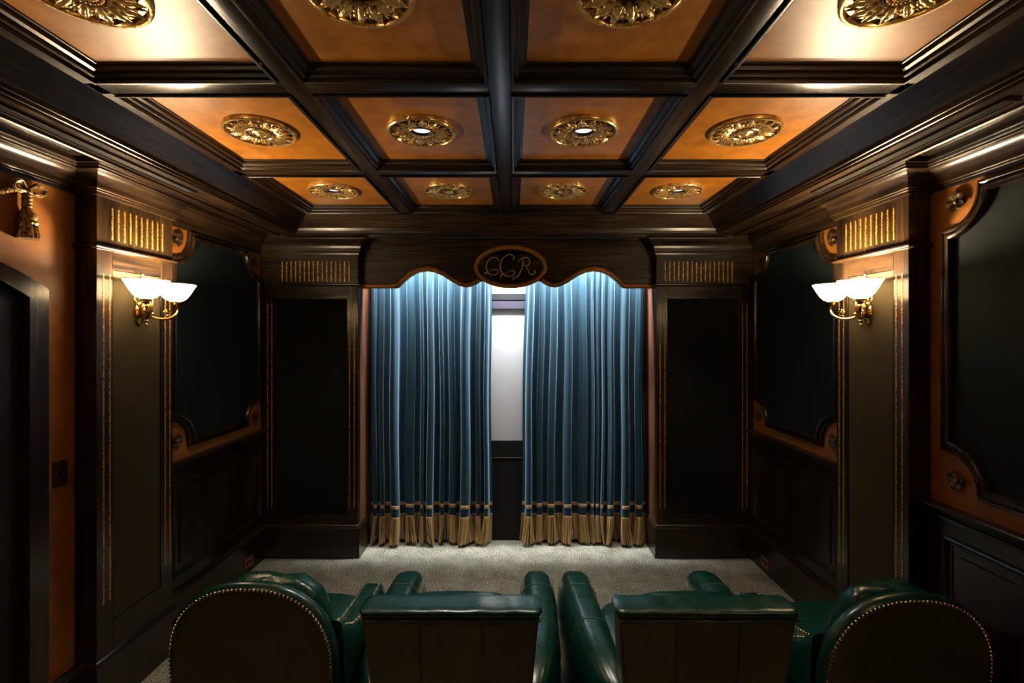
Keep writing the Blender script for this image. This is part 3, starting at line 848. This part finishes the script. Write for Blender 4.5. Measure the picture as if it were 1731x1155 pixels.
# ---------------------------------------------------------------- wall sconces
for s, nm, SY, wh in [(s_, n_, (a_ + b_) / 2, w_) for s_, n_ in ((-1, 'left'), (1, 'right')) for a_, b_, w_ in BAYS]:
    E = empty('wall_sconce', (s * PX, SY, 2.08), 'brass double sconce with two lit glass bowls on the %s pilaster%s' % (nm, wh), 'sconce')
    o_ = -s          # outwards
    def L(u, y, z): return Vector((o_ * u, y, z))
    # backplate: shaped oval against the cloth
    V = []; Fc = []
    nn_ = 20
    for u, k in ((0.0, 1.0), (0.010, 1.0), (0.018, 0.8), (0.024, 0.45)):
        for i in range(nn_):
            a = 2 * PI * i / nn_
            V.append(L(u, 0.034 * k * math.cos(a), 0.062 * k * math.sin(a) - 0.0))
    for r_ in range(3):
        for i in range(nn_): Fc.append((r_ * nn_ + i, r_ * nn_ + (i + 1) % nn_, (r_ + 1) * nn_ + (i + 1) % nn_, (r_ + 1) * nn_ + i))
    Fc.append(tuple(3 * nn_ + i for i in range(nn_)))
    link_mesh('backplate', V, Fc, brass, E, local=True)
    v, f = lathe_geo([(0.0, -0.075), (0.006, -0.072), (0.008, -0.064), (0.004, -0.058), (0.010, -0.050), (0.013, -0.044), (0.008, -0.038), (0.016, -0.026), (0.026, 0.002), (0.030, 0.030), (0.024, 0.050), (0.014, 0.060), (0.018, 0.066), (0.010, 0.074), (0.0, 0.076)], 16, o_ * 0.045, 0, 0,
                     lambda a, j, r: r * (1 + (0.10 * math.cos(8 * a) if 7 <= j <= 11 else 0)))
    link_mesh('turned_body', v, f, brass_dull, E, local=True)
    pts = catmull([L(0.03, 0, 0.05), L(0.022, 0, 0.10), L(0.02, 0, 0.16), L(0.02, 0, 0.20)], 4)
    fin = lathe_geo([(0.0, 0.195), (0.008, 0.197), (0.010, 0.203), (0.004, 0.208), (0.007, 0.215), (0.0, 0.232)], 10, o_ * 0.02, 0, 0)
    v, f = join_geo([tube_geo(pts, 0.005, 8), fin]); link_mesh('finial_stem', v, f, brass, E, local=True)
    for d in (-1, 1):
        bc = (0.13, 0.112 * d)
        arm = catmull([L(0.050, 0.012 * d, -0.012), L(0.070, 0.036 * d, -0.030), L(0.105, 0.075 * d, -0.032), L(0.130, 0.108 * d, -0.010), L(0.138, 0.122 * d, 0.022), L(0.130, 0.112 * d, 0.045)], 5)
        curl = []
        for k in range(16):
            a = k / 15 * 1.6 * 2 * PI; rr = 0.022 * (1 - 0.8 * k / 15)
            curl.append(L(0.10 + 0.5 * rr * math.cos(a), 0.085 * d + rr * math.cos(a) * d, 0.002 + rr * math.sin(a)))
        up = catmull([L(0.03, 0.01 * d, 0.02), L(0.035, 0.045 * d, 0.035), L(0.03, 0.065 * d, 0.07), L(0.028, 0.055 * d, 0.095), L(0.03, 0.035 * d, 0.09), L(0.03, 0.036 * d, 0.07)], 5)
        v, f = join_geo([tube_geo(arm, lambda t: 0.0085 - 0.003 * abs(t - 0.4), 8), tube_geo(curl, lambda t: 0.0045 - 0.002 * t, 6), tube_geo(up, lambda t: 0.005 - 0.002 * t, 6),
                         ellipsoid_geo(o_ * 0.058, 0.026 * d, -0.008, 0.012, 0.012, 0.012, 8, 6)])
        A = link_mesh('arm', v, f, brass, E, local=True)
        v, f = lathe_geo([(0.0, 0.040), (0.010, 0.042), (0.020, 0.050), (0.014, 0.055), (0.024, 0.062), (0.030, 0.068), (0.028, 0.072), (0.0, 0.073)], 14, o_ * bc[0], bc[1], 0)
        link_mesh('cup', v, f, brass, A, local=True)
        bp_ = [(0.0, 0.073), (0.030, 0.074), (0.046, 0.080), (0.062, 0.096), (0.076, 0.118), (0.082, 0.128), (0.092, 0.148), (0.104, 0.168), (0.106, 0.171), (0.103, 0.172), (0.089, 0.150), (0.079, 0.130), (0.072, 0.119), (0.058, 0.100), (0.043, 0.085), (0.0, 0.080)]
        v, f = lathe_geo(bp_, 32, o_ * bc[0], bc[1], 0, lambda a, j, r: r * (1 + 0.012 * math.cos(8 * a)))
        GB = link_mesh('glass_bowl', v, f, opal, E, local=True)
        v, f = lathe_geo([(0.1045, 0.169), (0.1075, 0.1705), (0.1075, 0.1735), (0.103, 0.174), (0.102, 0.171)], 32, o_ * bc[0], bc[1], 0, closed_prof=True)
        link_mesh('rim_band', v, f, brass, GB, local=True)
        pd = bpy.data.lights.new('bulb', 'POINT'); pd.energy = SCONCE_W; pd.color = SCONCE_COL; pd.shadow_soft_size = 0.03
        po = bpy.data.objects.new('bulb', pd); COL.objects.link(po); po.parent = E; po.location = L(bc[0], bc[1], 0.140)

# ---------------------------------------------------------------- tassel ornament on the left wall
E = empty('tassel_ornament', (-WX, 2.185, 2.60), 'antique gold tassel with bow and rope swag above the door', 'tassel')
def T(u, y, z): return Vector((u, y, z))
loops = []
for d, yy, tip in ((1, 0.045, 0.078), (-1, -0.035, -0.065)):
    pts = catmull([T(0.02, 0, 0.0), T(0.03, 0.4 * yy, 0.022), T(0.035, yy, 0.040), T(0.035, tip, 0.026), T(0.03, tip * 0.95, 0.004), T(0.035, yy * 0.8, -0.002), T(0.025, 0.2 * yy, -0.004)], 5)
    parts = []
    for k in range(3):
        parts.append(tube_geo([p + Vector((0.006 * math.cos(k * 2.1), 0.003 * math.sin(k * 2.1), 0.007 * math.sin(k * 2.1))) for p in pts], 0.0065, 6))
    v, f = join_geo(parts); link_mesh('bow_loop', v, f, tassel_gold, E, local=True)
v, f = ellipsoid_geo(0.028, 0, 0.0, 0.020, 0.020, 0.018, 12, 8); link_mesh('knot', v, f, tassel_gold, E, local=True)
v, f = lathe_geo([(0.012, 0.0)] + [(0.017 + 0.003 * (k % 2), -0.010 - 0.008 * k) for k in range(10)] + [(0.022, -0.095)], 14, 0.028, 0, 0); link_mesh('neck', v, f, tassel_gold, E, local=True)
v, f = lathe_geo([(0.018, -0.092), (0.030, -0.100), (0.033, -0.115), (0.028, -0.128), (0.033, -0.134), (0.036, -0.142), (0.030, -0.150), (0.036, -0.175), (0.039, -0.212), (0.030, -0.213), (0.0, -0.205)], 30, 0.034, 0, 0,
                 lambda a, j, r: r * (1 + (0.06 if j > 5 else 0.02) * math.cos(15 * a)))
link_mesh('skirt', v, f, tassel_gold, E, local=True)
rope = catmull([T(0.02, -0.04, 0.0), T(0.025, -0.075, -0.012), T(0.025, -0.12, -0.035), T(0.025, -0.25, -0.085), T(0.025, -0.425, -0.10), T(0.025, -0.60, -0.085), T(0.025, -0.76, -0.01), T(0.02, -0.85, 0.0)], 8)
parts = []
for k in range(3):
    pts = []
    for i, p in enumerate(rope):
        a = i * 0.8 + k * 2 * PI / 3
        pts.append(p + Vector((0.008 * math.cos(a), 0.0, 0.008 * math.sin(a))))
    parts.append(tube_geo(pts, 0.008, 6))
v, f = join_geo(parts); link_mesh('rope_swag', v, f, tassel_gold, E, local=True)

# ---------------------------------------------------------------- small fittings
for s, nm in ((-1, 'left'), (1, 'right')):
    xo = s * (WX - 0.043)
    yy = 3.985
    E = empty('power_outlet', (xo, yy, 0.09), 'copper coloured power outlet low on the %s baseboard' % nm, 'outlet')
    box('cover_plate', 0, -s * 0.005, -0.058, 0.058, -0.037, 0.037, copper_plate, E, 0.002, 1, local=True)
    for d in (-1, 1):
        r_ = box('socket', -s * 0.004, -s * 0.008, d * 0.024 - 0.016, d * 0.024 + 0.016, -0.016, 0.016, matte_black, E, 0.001, 1, local=True)
E = empty('light_switch', (-WX, 2.372, 1.275), 'dark bronze switch plate on the wall beside the door', 'switch')
box('cover_plate', 0, 0.006, -0.037, 0.037, -0.062, 0.062, plate_brown, E, 0.002, 1, local=True)
box('toggle', 0.005, 0.016, -0.006, 0.006, -0.012, 0.012, matte_black, E, 0.001, 1, local=True)
for s, nm in ((-1, 'left'), (1, 'right')):
    xa, xb = s * 1.775, s * 1.838
    E = empty('vent_grille', (s * 1.806, 2.26, 2.785), 'long narrow slot vent in the soffit above the %s pilaster' % nm, 'vent')
    for i, (a, c_) in enumerate(((xa, xa + s * 0.010), (xb - s * 0.010, xb))):
        box('frame_bar', a, c_, 1.70, 2.81, 2.774, 2.786, wood_y, E, 0.001, 1)
    for yy in (1.70, 2.795): box('frame_end', xa + s * 0.0101, xb - s * 0.0101, yy, yy + 0.015, 2.774, 2.786, wood_x, E)
    for k in range(3):
        a = xa + s * (0.0165 + 0.0125 * k)
        box('slat', a, a + s * 0.004, 1.7155, 2.7945, 2.777, 2.788, matte_black, E)

# ---------------------------------------------------------------- seats
def loft_geo(secs, cap=True):
    n = len(secs[0]); V = []; Fc = []
    for sct in secs: V += [Vector(p) for p in sct]
    for i in range(len(secs) - 1):
        for j in range(n):
            k = (j + 1) % n
            Fc.append((i * n + j, i * n + k, (i + 1) * n + k, (i + 1) * n + j))
    if cap:
        Fc.append(tuple(range(n - 1, -1, -1))); Fc.append(tuple((len(secs) - 1) * n + j for j in range(n)))
    return V, Fc
def sup(n, e):
    out_ = []
    for i in range(n):
        a = 2 * PI * i / n + PI / n
        c_, s_ = math.cos(a), math.sin(a)
        out_.append((math.copysign(abs(c_) ** e, c_), math.copysign(abs(s_) ** e, s_)))
    return out_
def cushion_geo(cx, cy, cz, hx, hy, hz, e=0.35, nu=36, nv=16, wob=0.0, seed=0):
    V = []; Fc = []
    def pw(v, k): return math.copysign(abs(v) ** k, v)
    for j in range(nv + 1):
        ph = -PI / 2 + PI * j / nv
        for i in range(nu):
            a = 2 * PI * i / nu
            p = Vector((hx * pw(math.cos(ph), e) * pw(math.cos(a), e), hy * pw(math.cos(ph), e) * pw(math.sin(a), e), hz * pw(math.sin(ph), e)))
            if wob:
                q = Vector((p.x * 7 + seed, p.y * 7, p.z * 7))
                p *= 1 + wob * noise.noise(q) + 0.6 * wob * noise.noise(q * 2.3)
            V.append(p + Vector((cx, cy, cz)))
    for j in range(nv):
        for i in range(nu):
            k = (i + 1) % nu
            Fc.append((j * nu + i, j * nu + k, (j + 1) * nu + k, (j + 1) * nu + i))
    return V, Fc

def recliner(loc, rz, label):
    E = empty('recliner', loc, label, 'armchair', 'recliners in the centre of the row', rz)
    # local frame: y forwards, rear of the back at y=0
    # back: lofted slab, wider at the top, leaning slightly
    def slab(z, w, y0, y1, e=0.18, n=40):
        return [Vector((a * w, (y0 + y1) / 2 + b_ * (y1 - y0) / 2, z)) for a, b_ in sup(n, e)]
    zs = [(0.22, 0.285, 0.06, 0.24), (0.40, 0.292, 0.045, 0.22), (0.60, 0.302, 0.030, 0.20), (0.78, 0.317, 0.014, 0.165), (0.885, 0.327, 0.004, 0.130), (0.900, 0.329, 0.002, 0.126), (0.906, 0.327, 0.006, 0.124)]
    v, f = loft_geo([slab(*q) for q in zs]); BK = link_mesh('back', v, f, green_dk, E, local=True, smooth=50)
    # padded roll along the top, a little lumpy
    secs = []
    N = 44
    for i in range(N + 1):
        t = i / N; x = -0.338 + 0.676 * t
        ed = min(1.0, min(t, 1 - t) * 40 + 0.35) ** 0.5
        lump = 1 + 0.05 * math.sin(11 * t * 3 + loc[0] * 9) + 0.04 * math.sin(29 * t + 2)
        secs.append([Vector((x, 0.062 + 0.064 * ed * a, 0.926 + 0.0165 * ed * lump * b_)) for a, b_ in sup(24, 0.5)])
    v, f = loft_geo(secs); link_mesh('top_roll', v, f, green, E, local=True, smooth=60)
    v, f = tube_geo([(-0.334 + 0.668 * k / 30, -0.002 + 0.002 * math.sin(k * 1.1), 0.905 + 0.002 * math.sin(k * 0.9)) for k in range(31)], 0.0045, 6)
    link_mesh('piping', v, f, green, BK, local=True)
    for sx in (-0.115, 0.118):
        v, f = tube_geo([(sx * (0.9 + 0.1 * z / 0.9), 0.060 - 0.060 * (z - 0.2) / 0.69 - 0.0012, z) for z in (0.25, 0.4, 0.55, 0.7, 0.8, 0.888)], 0.0026, 6)
        link_mesh('back_seam', v, f, green_dk, BK, local=True)
    # arms: fat pillows that splay outwards to the front and turn down to the floor
    for s in (-1, 1):
        secs = []
        A = [(0.06, 0.300, 0.050, 0.56), (0.12, 0.310, 0.066, 0.60), (0.25, 0.330, 0.088, 0.625), (0.45, 0.352, 0.100, 0.633), (0.65, 0.360, 0.102, 0.630), (0.85, 0.365, 0.103, 0.622), (0.97, 0.366, 0.103, 0.612), (1.03, 0.366, 0.100, 0.592), (1.06, 0.366, 0.092, 0.560), (1.072, 0.366, 0.081, 0.530)]
        for y, xc, hw_, zt in A:
            z0 = 0.06
            sec = []
            for a, b_ in sup(32, 0.60):
                zz = z0 + (zt - z0) * (b_ + 1) / 2
                ww = hw_ * (1.0 if b_ > 0.2 else 0.86 + 0.14 * (b_ + 1) / 1.2)
                sec.append(Vector((s * xc + a * ww, y, zz)))
            secs.append(sec)
        v, f = loft_geo(secs); arm_ = link_mesh('arm', v, f, green, E, local=True, smooth=60)
        for (y, xc, hw_, zt) in ((0.80, 0.364, 0.1032, 0.6245), (0.47, 0.353, 0.1005, 0.6335)):
            pts = []
            z0 = 0.06
            for k in range(17):
                a = PI * k / 16
                c_, s_ = math.cos(a), math.sin(a)
                aa, bb = math.copysign(abs(c_) ** 0.60, c_), s_ ** 0.60 if s_ > 0 else 0
                pts.append((s * xc + aa * (hw_ + 0.0005), y + 0.02 * bb, z0 + (zt + 0.0008 - z0) * (bb + 1) / 2))
            v, f = tube_geo(pts[1:-1], 0.0022, 5); link_mesh('arm_seam', v, f, seam_mat, arm_, local=True)
    v, f = cushion_geo(0, 0.58, 0.40, 0.262, 0.36, 0.09, 0.35, 36, 12, 0.02, 1); link_mesh('seat_cushion', v, f, green, E, local=True, smooth=60)
    v, f = cushion_geo(0, 0.215, 0.66, 0.262, 0.085, 0.22, 0.45, 36, 12, 0.03, 4); link_mesh('back_cushion', v, f, green, E, local=True, smooth=60)
    box('base', -0.27, 0.27, 0.10, 1.00, 0.03, 0.33, green_dk, E, 0.02, 2, local=True)
    for sx in (-1, 1):
        for yy in (0.16, 0.94):
            v, f = lathe_geo([(0.0, 0.0), (0.022, 0.0), (0.026, 0.01), (0.026, 0.07), (0.0, 0.07)], 12, sx * 0.22, yy, 0); link_mesh('foot', v, f, matte_black, E, local=True)
    return E
recliner((-0.178, 1.775, 0), 0.0, 'square-backed green leather recliner left of centre')
recliner((0.772, 1.775, 0), 0.0, 'square-backed green leather recliner right of centre')

NAIL = ellipsoid_geo(0, 0, 0, 1, 1, 1, 6, 4)
def nails(pts, r=0.0052):
    return join_geo([([Vector(p) + q * r for q in NAIL[0]], NAIL[1]) for p in pts])
def resample(pts, step):
    P = [Vector(p) for p in pts]; out_ = [P[0]]; acc = 0.0
    for a, b_ in zip(P, P[1:]):
        d = (b_ - a).length; t = step - acc
        while t <= d:
            out_.append(a + (b_ - a) * (t / d)); t += step
        acc = (acc + d) % step
    return out_
def club_chair(loc, rz, label):
    E = empty('club_chair', loc, label, 'armchair', 'round-backed club chairs at the ends of the row', rz)
    HW = 0.365; ZT = 0.902; ZS = 0.60
    def outline(k=1.0, n=28):
        """rear arch from lower left over the top to lower right"""
        pts = [(-HW * k * 0.97, 0.10), (-HW * k * 0.985, 0.30), (-HW * k, 0.48)]
        for i in range(n + 1):
            a = PI - PI * i / n
            c_, s_ = math.cos(a), math.sin(a)
            pts.append((HW * k * math.copysign(abs(c_) ** 0.86, c_), 0.55 + (ZT - (1 - k) * HW - 0.55) * abs(s_) ** 0.86))
        pts += [(HW * k, 0.48), (HW * k * 0.985, 0.30), (HW * k * 0.97, 0.10)]
        return pts
    def lean(z): return -0.05 * max(0, z - 0.3) / 0.6
    O = outline(); I1 = outline(0.955); I2 = outline(0.80)
    # shell: rear panel, rolled edge and inner face in one skin
    rings_ = [(outline(0.5), 0.006), (outline(0.80), -0.006), (outline(0.93), -0.008), (outline(0.97), 0.000), (O, 0.014), (O, 0.034), (outline(0.97), 0.048), (outline(0.90), 0.055), (outline(0.75), 0.055)]
    V = []; Fc = []; n = len(O)
    for pts, y in rings_:
        for x, z in pts: V.append(Vector((x, y + lean(z), z)))
    for r_ in range(len(rings_) - 1):
        for i in range(n - 1): Fc.append((r_ * n + i, r_ * n + i + 1, (r_ + 1) * n + i + 1, (r_ + 1) * n + i))
    Fc.append(tuple(range(n))); Fc.append(tuple((len(rings_) - 1) * n + i for i in range(n)))
    BK = link_mesh('back_shell', V, Fc, green_dk, E, local=True, smooth=60)
    # outer band with the nail row
    band = []
    for (x, z), (x2, z2) in zip(O, outline(0.94)):
        band.append([Vector((x2, -0.0065 + lean(z2), z2)), Vector(((x + x2) / 2, -0.003 + lean(z), (z + z2) / 2 + 0.001)), Vector((x * 1.004, 0.014 + lean(z), z * 1.002)), Vector((x * 1.006, 0.032 + lean(z), z * 1.002)), Vector((x * 0.99, 0.046 + lean(z), z - 0.003))])
    V = [p for q in band for p in q]; k = 5
    Fc = [(i * k + t, (i + 1) * k + t, (i + 1) * k + t + 1, i * k + t + 1) for i in range(len(band) - 1) for t in range(k - 1)]
    link_mesh('edge_band', V, Fc, green, BK, local=True, smooth=60)
    pts = [Vector((x, -0.010 + lean(z), z)) for x, z in outline(0.955, 60)]
    v, f = nails(resample(pts, 0.0185), 0.0066); o = link_mesh('nailhead_trim', v, f, nail_brass, BK, local=True); o['kind'] = 'stuff'
    # sides with arms
    side = [(0.05, 0.10), (0.02, 0.72), (0.06, 0.695), (0.10, 0.655), (0.16, 0.62), (0.25, 0.60), (0.40, 0.592), (0.55, 0.588), (0.61, 0.578), (0.635, 0.55), (0.64, 0.48), (0.64, 0.10)]
    for s in (-1, 1):
        V = []; Fc = []; m_ = len(side)
        cols_ = [(0.262, -0.014), (0.268, -0.003), (0.285, 0.0), (0.345, 0.0), (0.362, -0.004), (0.374, -0.018), (0.380, -0.055), (0.383, -0.14)]
        for xw, dz_ in cols_:
            for (y, z) in side:
                bow = 0.012 * math.sin(PI * min(1, max(0, y) / 0.64))
                V.append(Vector((s * (xw + bow), y, z + (dz_ if z > 0.3 else 0))))
        for c_ in range(len(cols_) - 1):
            for i in range(m_ - 1): Fc.append((c_ * m_ + i, c_ * m_ + i + 1, (c_ + 1) * m_ + i + 1, (c_ + 1) * m_ + i))
        Fc.append(tuple(range(m_))); Fc.append(tuple((len(cols_) - 1) * m_ + i for i in range(m_)))
        arm_ = link_mesh('arm', V, Fc, green, E, local=True, smooth=65)
        rowp = []
        for xw in (0.276, 0.357):
            pts = [Vector((s * (xw + 0.012 * math.sin(PI * min(1, y / 0.64))), y, z + 0.002)) for y, z in side[3:10]]
            rowp += resample(pts, 0.0175)
        v, f = nails(rowp, 0.0058); o = link_mesh('nailhead_trim', v, f, nail_brass, arm_, local=True); o['kind'] = 'stuff'
    v, f = cushion_geo(0, 0.40, 0.43, 0.262, 0.27, 0.085, 0.38, 36, 12, 0.02, 2); link_mesh('seat_cushion', v, f, green, E, local=True, smooth=60)
    # slouching loose pillow, tilted against the back
    v, f = cushion_geo(0, 0, 0, 0.245, 0.090, 0.235, 0.66, 44, 22, 0.09, loc[0] * 5)
    Mx = Matrix.Translation((0.030, 0.125, 0.645)) @ Matrix.Rotation(R(10), 4, 'X')
    bc_ = link_mesh('back_cushion', [Mx @ p for p in v], f, green, E, local=True, smooth=70)
    pp = []
    for i in range(49):
        a = 2 * PI * i / 48
        c_, s_ = math.cos(a), math.sin(a)
        pp.append(Mx @ Vector((0.283 * math.copysign(abs(c_) ** 0.62, c_), -0.05, 0.232 * math.copysign(abs(s_) ** 0.62, s_))))
    box('base', -0.30, 0.30, 0.02, 0.60, 0.06, 0.34, green_dk, E, 0.02, 2, local=True)
    for sx in (-1, 1):
        for yy in (0.05, 0.56):
            v, f = lathe_geo([(0.0, 0.0), (0.016, 0.0), (0.024, 0.03), (0.030, 0.10), (0.0, 0.10)], 12, sx * 0.27, yy, 0); link_mesh('foot', v, f, matte_black, E, local=True)
    return E
club_chair((-1.062, 2.09, 0), R(-2), 'green leather club chair with nailheads at the left end of the row')
club_chair((1.664, 2.00, 0), R(3), 'green leather club chair with nailheads at the right end of the row')
